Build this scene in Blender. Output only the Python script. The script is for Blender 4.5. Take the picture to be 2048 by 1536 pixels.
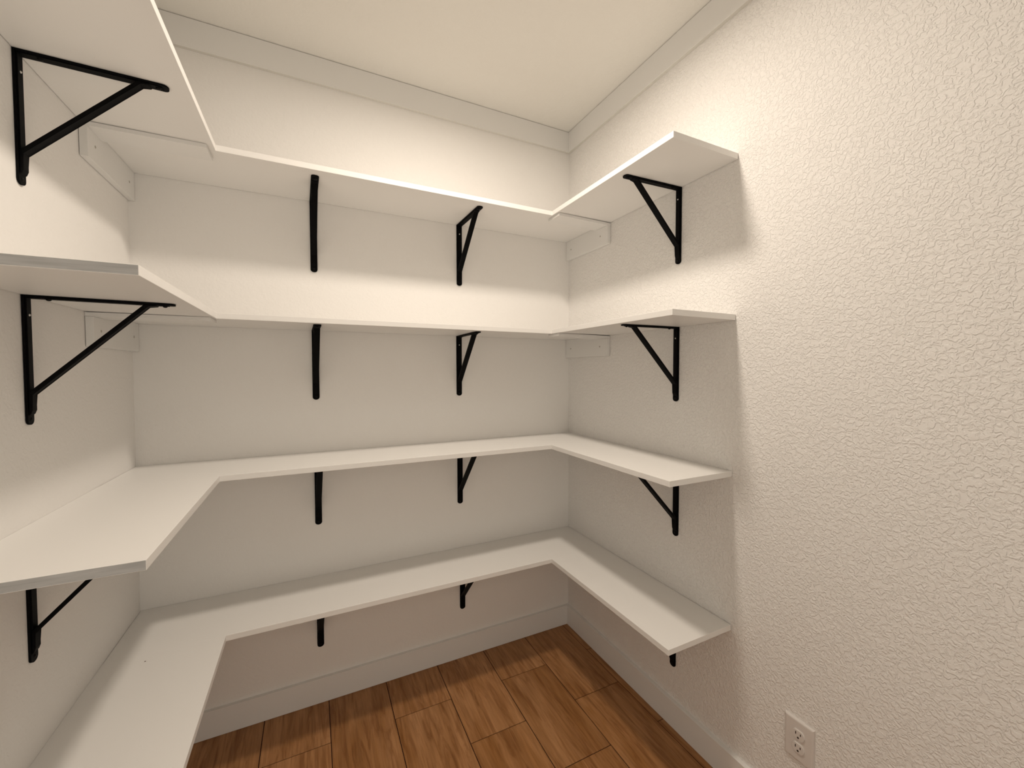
import bpy, bmesh, math, random
from mathutils import Vector, Matrix

# ------------------------------------------------------------------ clear
for o in list(bpy.data.objects):
    bpy.data.objects.remove(o, do_unlink=True)
scene = bpy.context.scene
COL = scene.collection

# ------------------------------------------------------------------ camera
F_PX = 822.77
yaw, pitch, roll = -0.45369, -0.03165, -0.00115
fwd = Vector((-math.sin(yaw) * math.cos(pitch), math.cos(yaw) * math.cos(pitch), math.sin(pitch)))
rt = Vector((math.cos(yaw), math.sin(yaw), 0))
up = rt.cross(fwd)
r2 = rt * math.cos(roll) + up * math.sin(roll)
u2 = -rt * math.sin(roll) + up * math.cos(roll)
cam_data = bpy.data.cameras.new('camera')
cam = bpy.data.objects.new('camera', cam_data)
COL.objects.link(cam)
m = Matrix((r2, u2, -fwd)).transposed().to_4x4()
m.translation = Vector((-1.33194, -1.98733, 1.47138))
cam.matrix_world = m
cam_data.sensor_fit = 'HORIZONTAL'
cam_data.sensor_width = 36.0
cam_data.lens = F_PX / 2048 * 36.0
cam_data.clip_start = 0.02
scene.camera = cam

# ------------------------------------------------------------------ world, light, exposure
world = bpy.data.worlds.new('world')
scene.world = world
world.use_nodes = True
bg = world.node_tree.nodes['Background']
bg.inputs[0].default_value = (1.0, 0.93, 0.80, 1)
bg.inputs[1].default_value = 1.2

LX, LY = -0.84, -0.915
ld = bpy.data.lights.new('ceiling_lamp', 'AREA')
ld.shape = 'DISK'
ld.size = 0.16
ld.energy = 15.0
ld.spread = math.radians(170)
ld.color = (1.0, 0.885, 0.755)
lo = bpy.data.objects.new('ceiling_lamp', ld)
COL.objects.link(lo)
lo.location = (LX, LY, 2.782)

vs = scene.view_settings
scene.display_settings.display_device = 'sRGB'
vs.view_transform = 'Standard'
vs.look = 'None'
vs.exposure = 0.0
vs.gamma = 1.0
vs.use_curve_mapping = False

# ------------------------------------------------------------------ measured dimensions (metres)
W = 1.9255            # room width: left wall x = -W, right wall x = 0, back wall y = 0
ZC = 2.809            # ceiling
YF = -2.45            # wall behind the camera
HC, TC = 0.1124, 0.0155   # crown board
HB, TB = 0.1105, 0.0168   # baseboard
T = 0.01995           # shelf thickness
Z = [2.21926, 1.66759, 1.11688, 0.56761]
DB = [0.31637, 0.30912, 0.30814, 0.31852]
DR = [0.30686, 0.30316, 0.30343, 0.30655]
DL = [0.3204, 0.31114, 0.30909, 0.31778]
YR = [-1.0351, -1.0354, -1.03147, -1.03728]
YL = [-1.0101, -1.00056, -0.99884, -1.0101]
LEVEL = ['topmost', 'second from top', 'third from top', 'lowest']

# ------------------------------------------------------------------ materials
def new_mat(name, color, rough=0.5, spec=0.5, metal=0.0):
    mt = bpy.data.materials.new(name)
    mt.use_nodes = True
    b = mt.node_tree.nodes['Principled BSDF']
    b.inputs['Base Color'].default_value = (*color, 1)
    b.inputs['Roughness'].default_value = rough
    b.inputs['Specular IOR Level'].default_value = spec
    b.inputs['Metallic'].default_value = metal
    return mt, mt.node_tree, b

def paint(name, color, rough, bump, scale=75.0, aniso=(1, 1, 1)):
    """rolled / orange-peel painted drywall: fine squiggly relief"""
    mt, nt, b = new_mat(name, color, rough, 0.3)
    N = nt.nodes.new
    tc = N('ShaderNodeTexCoord')
    mp = N('ShaderNodeMapping'); mp.inputs['Scale'].default_value = aniso
    nt.links.new(tc.outputs['Object'], mp.inputs[0])
    n1 = N('ShaderNodeTexNoise'); n1.inputs['Scale'].default_value = scale
    n1.inputs['Detail'].default_value = 2.5; n1.inputs['Roughness'].default_value = 0.45
    n1.inputs['Distortion'].default_value = 0.9
    nt.links.new(mp.outputs[0], n1.inputs['Vector'])
    r = N('ShaderNodeValToRGB')
    r.color_ramp.interpolation = 'EASE'
    r.color_ramp.elements[0].position = 0.40
    r.color_ramp.elements[1].position = 0.62
    nt.links.new(n1.outputs['Fac'], r.inputs[0])
    n2 = N('ShaderNodeTexNoise'); n2.inputs['Scale'].default_value = scale * 3
    nt.links.new(mp.outputs[0], n2.inputs['Vector'])
    mx = N('ShaderNodeMath'); mx.operation = 'MULTIPLY_ADD'; mx.inputs[1].default_value = 0.15
    nt.links.new(n2.outputs['Fac'], mx.inputs[0]); nt.links.new(r.outputs[0], mx.inputs[2])
    bp = N('ShaderNodeBump'); bp.inputs['Strength'].default_value = 1.0
    bp.inputs['Distance'].default_value = bump
    nt.links.new(mx.outputs[0], bp.inputs['Height'])
    nt.links.new(bp.outputs[0], b.inputs['Normal'])
    return mt

WALLC = (0.90, 0.88, 0.855)
M_wall = paint('wall_paint', WALLC, 0.7, 0.0012, 100)
M_wall_smooth = paint('wall_paint_back', WALLC, 0.75, 0.0003, 62)
M_ceil = paint('ceiling_paint', (0.88, 0.86, 0.81), 0.85, 0.0003, 60)
M_trim, _, _ = new_mat('trim_paint', (0.86, 0.85, 0.83), 0.45, 0.4)

def melamine():
    mt, nt, b = new_mat('white_shelf_board', (0.89, 0.875, 0.85), 0.42, 0.4)
    N = nt.nodes.new
    tc = N('ShaderNodeTexCoord')
    n1 = N('ShaderNodeTexNoise'); n1.inputs['Scale'].default_value = 260
    nt.links.new(tc.outputs['Object'], n1.inputs['Vector'])
    bp = N('ShaderNodeBump'); bp.inputs['Distance'].default_value = 0.00008
    nt.links.new(n1.outputs['Fac'], bp.inputs['Height'])
    nt.links.new(bp.outputs[0], b.inputs['Normal'])
    return mt
M_shelf = melamine()

def raw_edge():
    """bare greyish sawn end of a shelf board, streaky under thin primer"""
    mt, nt, b = new_mat('sawn_board_end', (0.6, 0.59, 0.58), 0.7, 0.3)
    N = nt.nodes.new
    tc = N('ShaderNodeTexCoord')
    mp = N('ShaderNodeMapping'); mp.inputs['Scale'].default_value = (9, 9, 160)
    nt.links.new(tc.outputs['Object'], mp.inputs[0])
    n1 = N('ShaderNodeTexNoise'); n1.inputs['Scale'].default_value = 1.0; n1.inputs['Detail'].default_value = 4
    nt.links.new(mp.outputs[0], n1.inputs['Vector'])
    r = N('ShaderNodeValToRGB')
    r.color_ramp.elements[0].position = 0.3; r.color_ramp.elements[0].color = (0.40, 0.40, 0.40, 1)
    r.color_ramp.elements[1].position = 0.7; r.color_ramp.elements[1].color = (0.56, 0.56, 0.56, 1)
    nt.links.new(n1.outputs['Fac'], r.inputs[0]); nt.links.new(r.outputs[0], b.inputs['Base Color'])
    return mt
M_raw = raw_edge()

M_under, _, _ = new_mat('shaded_board_underside', (0.74, 0.72, 0.67), 0.8, 0.2)  # darker than the trim: shade under the crown boards put into the colour
M_black, _nt, _b = new_mat('black_powder_coat', (0.0012, 0.0012, 0.0015), 0.6, 0.08)
M_screwb, _, _ = new_mat('black_screw', (0.002, 0.002, 0.002), 0.5, 0.15)
M_screw, _, _ = new_mat('zinc_screw', (0.75, 0.73, 0.70), 0.3, 0.5, 1.0)
M_dimple, _, _ = new_mat('filled_screw_head', (0.50, 0.47, 0.42), 0.6, 0.3)
M_plate, _, _ = new_mat('almond_white_plastic', (0.74, 0.70, 0.67), 0.35, 0.5)
M_slot, _, _ = new_mat('outlet_slot_dark', (0.03, 0.02, 0.015), 0.6, 0.3)
M_grout, _, _ = new_mat('dark_joint', (0.022, 0.006, 0.004), 0.9, 0.2)
M_stain, _, _ = new_mat('dark_speck', (0.12, 0.09, 0.06), 0.8, 0.2)

def wood():
    mt, nt, b = new_mat('brown_wood_look_plank', (0.3, 0.15, 0.07), 0.42, 0.35)
    N = nt.nodes.new; L = nt.links.new
    tc = N('ShaderNodeTexCoord')
    oi = N('ShaderNodeObjectInfo')
    off = N('ShaderNodeVectorMath'); off.operation = 'SCALE'; off.inputs['Scale'].default_value = 37.0
    cmb = N('ShaderNodeCombineXYZ')
    L(oi.outputs['Random'], cmb.inputs[0]); L(oi.outputs['Random'], cmb.inputs[1]); L(oi.outputs['Random'], cmb.inputs[2])
    L(cmb.outputs[0], off.inputs[0])
    add = N('ShaderNodeVectorMath'); add.operation = 'ADD'
    L(tc.outputs['Object'], add.inputs[0]); L(off.outputs[0], add.inputs[1])
    def noise(sc, detail, dist, rough=0.55):
        mp = N('ShaderNodeMapping'); mp.inputs['Scale'].default_value = sc
        L(add.outputs[0], mp.inputs[0])
        n = N('ShaderNodeTexNoise'); n.inputs['Scale'].default_value = 1; n.inputs['Detail'].default_value = detail
        n.inputs['Roughness'].default_value = rough; n.inputs['Distortion'].default_value = dist
        L(mp.outputs[0], n.inputs['Vector']); return n
    broad = noise((9, 2.0, 1), 3, 0.8)
    grain = noise((85, 5.0, 1), 6, 0.4, 0.65)
    streak = noise((34, 3.4, 1), 5, 1.4, 0.6)
    r1 = N('ShaderNodeValToRGB')
    e = r1.color_ramp.elements
    e[0].position = 0.30; e[0].color = (0.33, 0.148, 0.046, 1)
    e[1].position = 0.72; e[1].color = (0.50, 0.262, 0.118, 1)
    L(broad.outputs['Fac'], r1.inputs[0])
    r2_ = N('ShaderNodeValToRGB')
    e = r2_.color_ramp.elements
    e[0].position = 0.36; e[0].color = (0.60, 0.50, 0.38, 1)
    e[1].position = 0.52; e[1].color = (1, 1, 1, 1)
    L(streak.outputs['Fac'], r2_.inputs[0])
    mx = N('ShaderNodeMix'); mx.data_type = 'RGBA'; mx.blend_type = 'MULTIPLY'; mx.inputs[0].default_value = 0.75
    L(r1.outputs[0], mx.inputs[6]); L(r2_.outputs[0], mx.inputs[7])
    r3 = N('ShaderNodeValToRGB')
    e = r3.color_ramp.elements
    e[0].position = 0.32; e[0].color = (0.74, 0.70, 0.64, 1)
    e[1].position = 0.62; e[1].color = (1.06, 1.05, 1.03, 1)
    L(grain.outputs['Fac'], r3.inputs[0])
    mx2 = N('ShaderNodeMix'); mx2.data_type = 'RGBA'; mx2.blend_type = 'MULTIPLY'; mx2.inputs[0].default_value = 1.0
    L(mx.outputs[2], mx2.inputs[6]); L(r3.outputs[0], mx2.inputs[7])
    hsv = N('ShaderNodeHueSaturation')
    mr = N('ShaderNodeMapRange'); mr.inputs[3].default_value = 0.93; mr.inputs[4].default_value = 1.08
    L(oi.outputs['Random'], mr.inputs[0]); L(mr.outputs[0], hsv.inputs['Value'])
    L(mx2.outputs[2], hsv.inputs['Color'])
    L(hsv.outputs[0], b.inputs['Base Color'])
    bp = N('ShaderNodeBump'); bp.inputs['Distance'].default_value = 0.0004; bp.inputs['Strength'].default_value = 0.6
    L(grain.outputs['Fac'], bp.inputs['Height']); L(bp.outputs[0], b.inputs['Normal'])
    return mt
M_wood = wood()

# ------------------------------------------------------------------ helpers
def box(bm, x0, x1, y0, y1, z0, z1, mi=0):
    vs_ = [bm.verts.new(p) for p in ((x0, y0, z0), (x1, y0, z0), (x1, y1, z0), (x0, y1, z0),
                                     (x0, y0, z1), (x1, y0, z1), (x1, y1, z1), (x0, y1, z1))]
    fs = []
    for idx in ((3, 2, 1, 0), (4, 5, 6, 7), (0, 1, 5, 4), (1, 2, 6, 5), (2, 3, 7, 6), (3, 0, 4, 7)):
        f = bm.faces.new([vs_[i] for i in idx]); f.material_index = mi; fs.append(f)
    return fs      # bottom, top, front(-y), right(+x), back(+y), left(-x)

def bevel(bm, test, w, seg=2):
    es = [e for e in bm.edges if test((e.verts[0].co + e.verts[1].co) / 2, e)]
    if es:
        bmesh.ops.bevel(bm, geom=es, offset=w, segments=seg, affect='EDGES', profile=0.5)

def prism(bm, pts, axis, a, b, mi=0):
    """extrude polygon pts (2-D) along axis from a to b"""
    def P(p, t):
        if axis == 'x': return (t, p[0], p[1])
        if axis == 'y': return (p[0], t, p[1])
        return (p[0], p[1], t)
    A = [bm.verts.new(P(p, a)) for p in pts]; B = [bm.verts.new(P(p, b)) for p in pts]
    n = len(pts)
    fs = [bm.faces.new(A[::-1]), bm.faces.new(B)]
    for i in range(n):
        fs.append(bm.faces.new((A[i], A[(i + 1) % n], B[(i + 1) % n], B[i])))
    for f in fs: f.material_index = mi
    return fs

def obj(name, bm, mats, parent=None, loc=None, smooth=False):
    bmesh.ops.recalc_face_normals(bm, faces=bm.faces)
    me = bpy.data.meshes.new(name); bm.to_mesh(me); bm.free()
    for mt in (mats if isinstance(mats, (list, tuple)) else [mats]): me.materials.append(mt)
    if smooth:
        for p in me.polygons: p.use_smooth = True
    o = bpy.data.objects.new(name, me); COL.objects.link(o)
    if parent: o.parent = parent
    if loc: o.location = loc
    return o

def tag(o, label, cat, group=None):
    o['label'] = label; o['category'] = cat
    if group: o['group'] = group
    return o

def struct(name, bm, mats, label=None, cat=None):
    o = obj(name, bm, mats); o['kind'] = 'structure'
    if label: o['label'] = label
    if cat: o['category'] = cat
    return o

def empty(name, loc, rz=0.0):
    o = bpy.data.objects.new(name, None); COL.objects.link(o)
    o.location = loc; o.rotation_euler = (0, 0, rz); o.empty_display_size = 0.05
    return o

# ------------------------------------------------------------------ setting
TH = 0.10
def slab(name, *a, mat=M_wall, label=None, cat='wall'):
    bm = bmesh.new(); box(bm, *a); return struct(name, bm, mat, label, cat)

slab('wall_back', -W - TH, TH, 0, TH, -0.05, ZC + 0.05, mat=M_wall_smooth, label='off-white painted back wall behind the long shelf runs')
slab('wall_left', -W - TH, -W, YF, 0, -0.05, ZC + 0.05, mat=M_wall_smooth, label='off-white painted wall at the left under the deep left shelves')
slab('wall_right', 0, TH, YF, 0, -0.05, ZC + 0.05, label='textured off-white wall filling the right side, with the outlet')
# wall behind the viewer with the open doorway into the hall
bm = bmesh.new()
DX0, DX1, DZ = -1.75, -0.85, 2.10
box(bm, -W - TH, DX0, YF - TH, YF, -0.05, ZC + 0.05)
box(bm, DX1, TH, YF - TH, YF, -0.05, ZC + 0.05)
box(bm, DX0, DX1, YF - TH, YF, DZ, ZC + 0.05)
struct('wall_front', bm, M_wall_smooth, 'plain off-white wall with the open doorway behind the viewer', 'wall')
slab('ceiling', -W, 0, YF, 0, ZC, ZC + 0.05, mat=M_ceil, label='smooth off-white flat ceiling', cat='ceiling')

def board(name, x0, x1, y0, y1, z0, z1, label, lowedge):
    bm = bmesh.new(); fs = box(bm, x0, x1, y0, y1, z0, z1)
    fs[0].material_index = 1      # underside, with shade painted into its colour
    bevel(bm, lowedge, 0.0006, 1)
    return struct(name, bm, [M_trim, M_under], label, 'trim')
near = lambda a, b: abs(a - b) < 1e-5
board('baseboard_back', -W, 0, -TB, 0, 0.0015, HB, 'flat white baseboard along the foot of the back wall', lambda c, e: near(c.y, -TB) and near(c.z, HB))
board('baseboard_right', -TB, 0, YF, -TB, 0.0015, HB, 'flat white baseboard along the foot of the right wall', lambda c, e: near(c.x, -TB) and near(c.z, HB))
board('baseboard_left', -W, -W + TB, YF, -TB, 0.0015, HB, 'flat white baseboard along the foot of the left wall', lambda c, e: near(c.x, -W + TB) and near(c.z, HB))
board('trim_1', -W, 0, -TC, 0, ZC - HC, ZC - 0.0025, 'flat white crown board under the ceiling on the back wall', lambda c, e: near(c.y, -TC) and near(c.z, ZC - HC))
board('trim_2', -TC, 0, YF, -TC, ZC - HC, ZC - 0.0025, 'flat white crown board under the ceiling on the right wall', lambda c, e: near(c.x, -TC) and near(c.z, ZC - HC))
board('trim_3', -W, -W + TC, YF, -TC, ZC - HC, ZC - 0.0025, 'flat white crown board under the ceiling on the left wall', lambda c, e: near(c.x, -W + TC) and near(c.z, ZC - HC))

# floor: dark joint bed + planks in running bond
bm = bmesh.new(); box(bm, -W, 0, YF, 0, -0.05, -0.0022)
floor = struct('floor', bm, M_grout, 'brown wood-look plank floor laid towards the back wall', 'floor')
PW, PL, GAP = 0.2475, 0.4955, 0.0030
rnd = random.Random(7)
mesh_cache = {}
def plank_mesh(w, l):
    k = (round(w, 4), round(l, 4))
    if k not in mesh_cache:
        bm = bmesh.new(); box(bm, -w / 2, w / 2, -l / 2, l / 2, -0.009, 0)
        bevel(bm, lambda c, e: near(c.z, 0), 0.0008, 1)
        bmesh.ops.recalc_face_normals(bm, faces=bm.faces)
        me = bpy.data.meshes.new('plank'); bm.to_mesh(me); bm.free(); me.materials.append(M_wood)
        mesh_cache[k] = me
    return mesh_cache[k]
seams = [-0.0455 - PW * i for i in range(0, 8)]
cols = [(-0.0455, 0.0)] + [(max(s - PW, -W), s) for s in seams if s > -W]
for ci, (xa, xb) in enumerate(cols):
    # first joint from the back wall in each column
    first = 0.7425 if ci == 0 else (0.4955 if ci % 2 == 1 else 0.2470)
    ys = [0.0]; y = first
    if ci == 0: y = 0.2470
    while y < -YF:
        ys.append(y); y += PL
    ys.append(-YF)
    for a, b in zip(ys, ys[1:]):
        if b - a < 0.01: continue
        w = xb - xa - GAP; l = b - a - GAP
        o = bpy.data.objects.new('plank', plank_mesh(w, l)); COL.objects.link(o)
        o.parent = floor
        o.location = ((xa + xb) / 2, -(a + b) / 2, rnd.uniform(-0.0002, 0.0))

# ------------------------------------------------------------------ shelf boards
G = 0.0014   # hairline gap between board and wall
def shelf(name, x0, x1, y0, y1, ztop, test, label, endfront, group):
    bm = bmesh.new(); fs = box(bm, x0, x1, y0, y1, ztop - T, ztop)
    if endfront: fs[2].material_index = 1
    bevel(bm, test, 0.0009, 2)
    o = obj(name, bm, [M_shelf, M_raw])
    # origin at the board's own corner
    return tag(o, label, 'shelf', group)

side_name = {'back': 'along the back wall', 'left': 'along the left wall', 'right': 'along the right wall'}
left_shelves = []
for i in range(4):
    z = Z[i]
    shelf('shelf_board', -W + G, -G, -DB[i], -G, z, lambda c, e, i=i: near(c.y, -DB[i]),
          f'long white shelf board along the back wall, {LEVEL[i]} level', False, 'long white shelf boards on the back wall')
    lx = -W + DL[i]
    s = shelf('shelf_board', -W + (G if i < 2 else 0.0005), lx, YL[i], -DB[i] - 0.0001, z, lambda c, e, lx=lx, i=i: near(c.x, lx) or near(c.y, YL[i]),
              f'white shelf board along the left wall, {LEVEL[i]} level', True, 'white shelf boards on the left wall')
    left_shelves.append(s)
    rx = -DR[i]
    shelf('shelf_board', rx, -G - (0.0012 if i == 3 else 0), YR[i], -DB[i] - 0.0001, z, lambda c, e, rx=rx, i=i: near(c.x, rx) or near(c.y, YR[i]),
          f'short white shelf board along the right wall, {LEVEL[i]} level', False, 'short white shelf boards on the right wall')

# tiny dark speck on the lowest left board
bm = bmesh.new()
bmesh.ops.create_cone(bm, cap_ends=True, segments=10, radius1=0.0022, radius2=0.0018, depth=0.0006)
sp = obj('speck', bm, M_stain, left_shelves[3], (-1.811, -0.358, Z[3] + 0.0003)); sp['label'] = 'tiny dark speck on the board'

# ------------------------------------------------------------------ splice strips and wall cleats under the joints (two upper levels)
CT, CH, ST = 0.0185, 0.1023, 0.012
def screw_disc(r, depth):
    bm = bmesh.new()
    bmesh.ops.create_cone(bm, cap_ends=True, segments=16, radius1=r, radius2=r * 0.75, depth=depth)
    return bm
for i in range(2):
    zu = Z[i] - T
    for side in ('left', 'right'):
        yf = -0.3545 if side == 'left' else -0.364
        if side == 'left':
            x0, x1 = -W, -W + CT; sxr = x1; sg = 1
        else:
            x0, x1 = -CT, 0; sxr = x0; sg = -1
        t = empty('wall_cleat', (x0 if side == 'left' else x1, yf, zu - CH))
        ox, oy, oz = t.location
        tag(t, f'white cleat screwed to the {side} wall near the corner, {LEVEL[i]} shelf level', 'cleat', 'white corner cleats under the shelves')
        # the strip rests in a notch at the cleat's front end
        bm = bmesh.new()
        drop = 0.0012 if side == 'left' else 0.0030; nd = ST + 0.0014 + drop; ny = 0.097
        pts = [(0, 0), (-yf - 0.0015, 0), (-yf - 0.0015, CH - 0.0004), (ny, CH - 0.0004), (ny, CH - nd), (0, CH - nd)]
        # full height front end, only the inner face is notched: keep a thin full-height back
        prism(bm, pts, 'x', 0.0 if side == 'left' else 0.0, sg * CT)
        bevel(bm, lambda c, e: abs(abs(c.x) - CT) < 1e-5, 0.0008, 1)
        obj('batten', bm, M_trim, t, (sg * 0.0016, 0, 0))
        for yy, dz in ((-0.050, -0.052), (-0.308, -0.054)):
            s = screw_disc(0.0046, 0.0012)
            bmesh.ops.rotate(s, verts=s.verts, matrix=Matrix.Rotation(sg * math.pi / 2, 3, 'Y'))
            so = obj('screw', s, M_dimple, t, (sg * (CT + 0.0020), yy - oy, (zu + dz) - oz))
        # splice strip
        x_in = -W + 0.3025 if side == 'left' else -0.298
        xa, xb = (-W + 0.0006, x_in) if side == 'left' else (x_in, -0.0006)
        bm = bmesh.new(); box(bm, xa, xb, yf, yf + 0.095, zu - ST - 0.0008, zu - 0.0008)
        for v in bm.verts:      # sags a little towards the wall
            if abs(v.co.x - x_in) > 0.1: v.co.z -= drop
        bevel(bm, lambda c, e: near(c.z, zu - ST - 0.0008), 0.0008, 1)
        o = obj('splice_strip', bm, M_trim)
        tag(o, f'flat white strip under the {side} corner joint of the {LEVEL[i]} shelf', 'strip', 'flat splice strips under the corner joints')

# ------------------------------------------------------------------ brackets
# local frame: wall plane at x=0, arm points to +x, width along y, top face z=0
BW = 0.0272; BT = 0.0045
def strap_pts(l, w, tip=0.011):
    """plan of a strap of length l from 0 with a rounded far end"""
    pts = [(0, -w / 2), (l - tip, -w / 2)]
    for k in range(1, 8):
        a = -math.pi / 2 + math.pi * k / 8
        pts.append((l - tip + tip * math.cos(a), w / 2 * math.sin(a)))
    pts += [(l - tip, w / 2), (0, w / 2)]
    return pts
H, A = 0.300, 0.2755
def make_bracket():
    root = empty('shelf_bracket', (0, 0, 0))
    # wall leg (plate in yz) with rounded lower end and a pressed rib
    bm = bmesh.new()
    prism(bm, [(p[1], -p[0]) for p in strap_pts(H, BW)], 'x', 0, BT)
    prism(bm, [(-0.0095, -0.003), (0.0095, -0.003), (0.0095, -H + 0.032), (0.0055, -H + 0.024), (-0.0055, -H + 0.024), (-0.0095, -H + 0.032)], 'x', BT, BT + 0.003)
    leg = obj('wall_leg', bm, M_black, root)
    # arm (plate in xy) with rounded tip
    bm = bmesh.new()
    prism(bm, strap_pts(A, BW), 'z', -BT, 0)
    prism(bm, [(0.006, -0.0095), (A - 0.020, -0.0095), (A - 0.013, -0.0055), (A - 0.013, 0.0055), (A - 0.020, 0.0095), (0.006, 0.0095)], 'z', -BT - 0.002, -BT)
    arm = obj('shelf_arm', bm, M_black, root)
    # diagonal brace: folded channel with a tab lying on the leg and one under the arm
    bm = bmesh.new()
    bw = 0.0222; th = 0.0085
    zl, xa = -0.226, 0.216
    # direction along brace in xz
    p0 = Vector((BT + 0.001, zl)); p1 = Vector((xa, -BT - 0.001))
    d = (p1 - p0).normalized(); n = Vector((d.y, -d.x))   # outward (down/right)
    a0 = p0 + n * 0.0; 
    poly = [(BT, zl + 0.004), (BT, zl - 0.052), (BT + 0.0035, zl - 0.049), (BT + 0.0065, zl - 0.040), (BT + 0.0065, zl - 0.004)]
    q0 = Vector((BT + 0.0065, zl - 0.004)); 
    q1 = q0 + d * ((-BT - 0.0055 - q0.y) / d.y)
    poly += [(q1.x, q1.y), (q1.x + 0.016, -BT - 0.0045), (q1.x + 0.020, -BT)]
    off = -n * th
    r1 = q0 + off + d * ((-BT - (q0 + off).y) / d.y)
    poly += [(r1.x, -BT)]
    rb = q0 + off + d * ((BT - (q0 + off).x) / d.x)
    poly += [(rb.x, rb.y)]
    # remove the duplicate first vertex above if it would fold back
    poly = poly[1:]
    prism(bm, poly, 'y', -bw / 2, bw / 2)
    bevel(bm, lambda c, e: abs(abs(c.y) - bw / 2) < 1e-5, 0.0012, 1)
    brace = obj('diagonal_brace', bm, M_black, root)
    # screws
    def dome(r, h):
        b = bmesh.new()
        bmesh.ops.create_uvsphere(b, u_segments=12, v_segments=6, radius=r)
        for v in b.verts: v.co.z *= h / r
        return b
    s = dome(0.0030, 0.0022)
    bmesh.ops.rotate(s, verts=s.verts, matrix=Matrix.Rotation(math.pi / 2, 3, 'Y'))
    o = obj('screw', s, M_screw, root, (BT + 0.0032, 0, -0.045), True); o['label'] = 'bright screw in the wall leg'
    s = dome(0.0040, 0.0025)
    bmesh.ops.rotate(s, verts=s.verts, matrix=Matrix.Rotation(math.pi / 2, 3, 'Y'))
    obj('screw', s, M_screwb, root, (BT, 0, -H + 0.013), True)
    for xx in (0.040, A - 0.022):
        obj('screw', dome(0.0055, 0.0040), M_screwb, root, (xx, 0, -BT - 0.002), True)
    return root

proto = make_bracket()
def place(root, loc, rz, label, group):
    root.location = loc; root.rotation_euler = (0, 0, rz)
    tag(root, label, 'bracket', group)
def dup(src):
    r = src.copy(); COL.objects.link(r)
    for ch in src.children:
        c = ch.copy(); COL.objects.link(c); c.parent = r
    return r
E_ = 0.0004
spots = []
for i, (y, tilt) in enumerate(((-0.634, 0.02), (-0.636, 0.06), (-0.657, 0.0))):
    spots.append(((-W + E_, y, Z[i] - T - E_), tilt, f'black steel bracket on the left wall under the {LEVEL[i]} shelf', 'black brackets on the left wall'))
for i, x in enumerate((-1.3145, -1.3145, -1.3125, -1.3120)):
    spots.append(((x, -E_, Z[i] - T - E_), -math.pi / 2 + 0.022, f'black back-wall bracket nearer the left wall, under {LEVEL[i]} shelf', 'black brackets on the left half of the back wall'))
for i, x in enumerate((-0.6575, -0.6610, -0.6590, -0.6485)):
    spots.append(((x, -E_, Z[i] - T - E_), -math.pi / 2 + (0.03 if i == 0 else 0), f'black back-wall bracket nearer the right wall, under {LEVEL[i]} shelf', 'black brackets on the right half of the back wall'))
for i, y in enumerate((-0.7835, -0.7790, -0.7850, -0.7790)):
    spots.append(((-E_, y, Z[i] - T - E_), math.pi - (0.04 if i < 2 else 0), f'black steel bracket on the right wall under the {LEVEL[i]} shelf', 'black brackets on the right wall'))
for k, (loc, rz, lab, grp) in enumerate(spots):
    r = proto if k == 0 else dup(proto)
    place(r, loc, rz, lab, grp)

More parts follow.
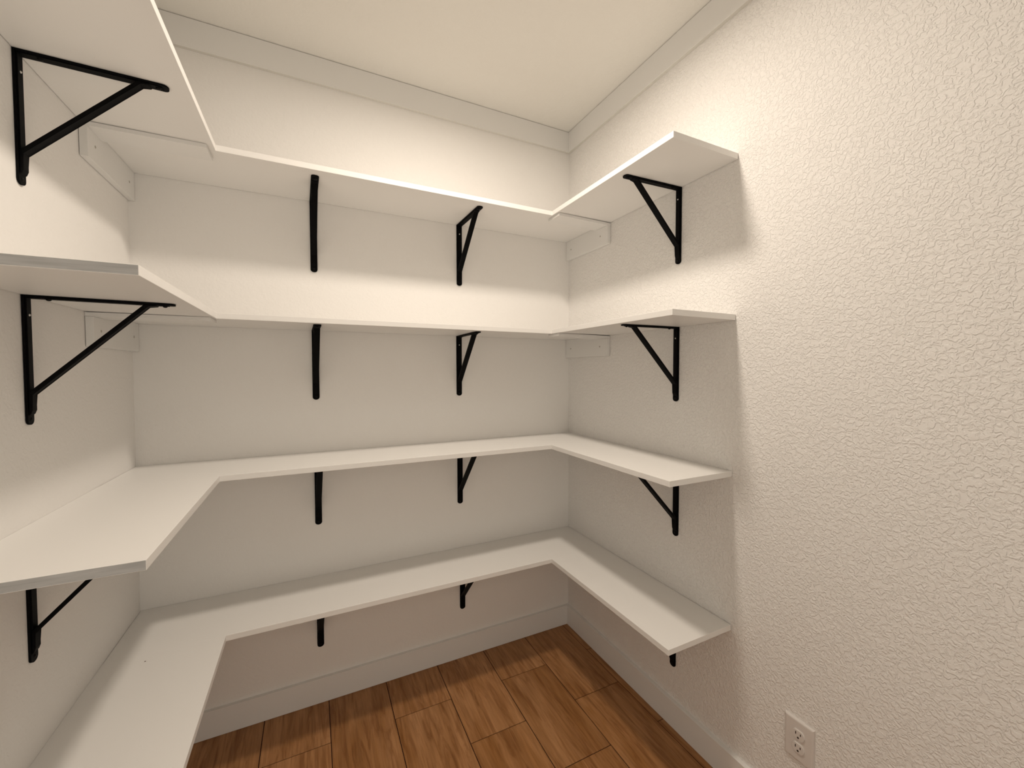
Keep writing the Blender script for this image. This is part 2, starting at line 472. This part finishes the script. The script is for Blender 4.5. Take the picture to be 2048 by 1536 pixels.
# ------------------------------------------------------------------ outlet on the right wall
yo, zo = -1.2705, 0.3355
out = empty('wall_outlet', (0, yo, zo - 0.0635))
tag(out, 'white duplex electrical outlet low on the right wall, at the bottom edge of the photo', 'outlet')
PWD, PHT = 0.084, 0.128
bm = bmesh.new(); box(bm, -0.0075, 0.0, -PWD / 2, PWD / 2, 0, PHT)
bevel(bm, lambda c, e: near(c.x, -0.0075), 0.0055, 3)
obj('cover_plate', bm, M_plate, out)
def rec_pts(w, h):
    pts = []
    r = w / 2; hh = h / 2
    a0 = math.asin(min(1, hh / r))
    for k in range(9):
        a = -a0 + 2 * a0 * k / 8; pts.append((r * math.cos(a), r * math.sin(a)))
    for k in range(9):
        a = math.pi - a0 + 2 * a0 * k / 8; pts.append((r * math.cos(a), r * math.sin(a)))
    return pts
for zc in (PHT / 2 + 0.0205, PHT / 2 - 0.0205):
    bm = bmesh.new(); prism(bm, rec_pts(0.036, 0.030), 'x', -0.0108, -0.004)
    bevel(bm, lambda c, e: near(c.x, -0.0108), 0.0009, 1)
    rc = obj('receptacle', bm, M_plate, out, (0, 0, zc))
    for yy, h in ((0.0068, 0.0085), (-0.0068, 0.0070)):
        bm = bmesh.new(); box(bm, -0.0110, -0.0095, -0.0013, 0.0013, -h / 2, h / 2)
        obj('slot', bm, M_slot, rc, (0, yy, 0.0045))
    bm = bmesh.new()
    prism(bm, [(0.0031 * math.cos(a), 0.0031 * math.sin(a)) for a in [math.pi * 2 * k / 12 for k in range(12)]], 'x', -0.0110, -0.0095)
    obj('ground_hole', bm, M_slot, rc, (0, 0, -0.0078))
bm = bmesh.new()
bmesh.ops.create_uvsphere(bm, u_segments=12, v_segments=6, radius=0.003)
for v in bm.verts: v.co.x *= 0.4
obj('screw', bm, M_plate, out, (-0.0075, 0, PHT / 2), True)

# ------------------------------------------------------------------ ceiling light (just above the frame)
lamp = empty('ceiling_light', (LX, LY, ZC))
tag(lamp, 'small round flush ceiling light over the middle of the pantry', 'light')
def ring(bm, r0, r1, z0, z1, n=40):
    prof = [(r0, z0), (r1, z0), (r1, z1), (r0, z1)]
    rows = []
    for k in range(n):
        a = 2 * math.pi * k / n
        rows.append([bm.verts.new((r * math.cos(a), r * math.sin(a), z)) for r, z in prof])
    for k in range(n):
        A_, B_ = rows[k], rows[(k + 1) % n]
        for j in range(4):
            bm.faces.new((A_[j], A_[(j + 1) % 4], B_[(j + 1) % 4], B_[j]))
bm = bmesh.new(); ring(bm, 0.083, 0.098, -0.018, 0.0)
obj('rim', bm, M_trim, lamp)
M_diff, nt, b = new_mat('lamp_diffuser', (0.9, 0.88, 0.84), 0.5)
b.inputs['Emission Color'].default_value = (1, 0.86, 0.69, 1)
b.inputs['Emission Strength'].default_value = 8.0
bm = bmesh.new()
bmesh.ops.create_cone(bm, cap_ends=True, segments=40, radius1=0.083, radius2=0.083, depth=0.006)
obj('diffuser', bm, M_diff, lamp, (0, 0, -0.012))
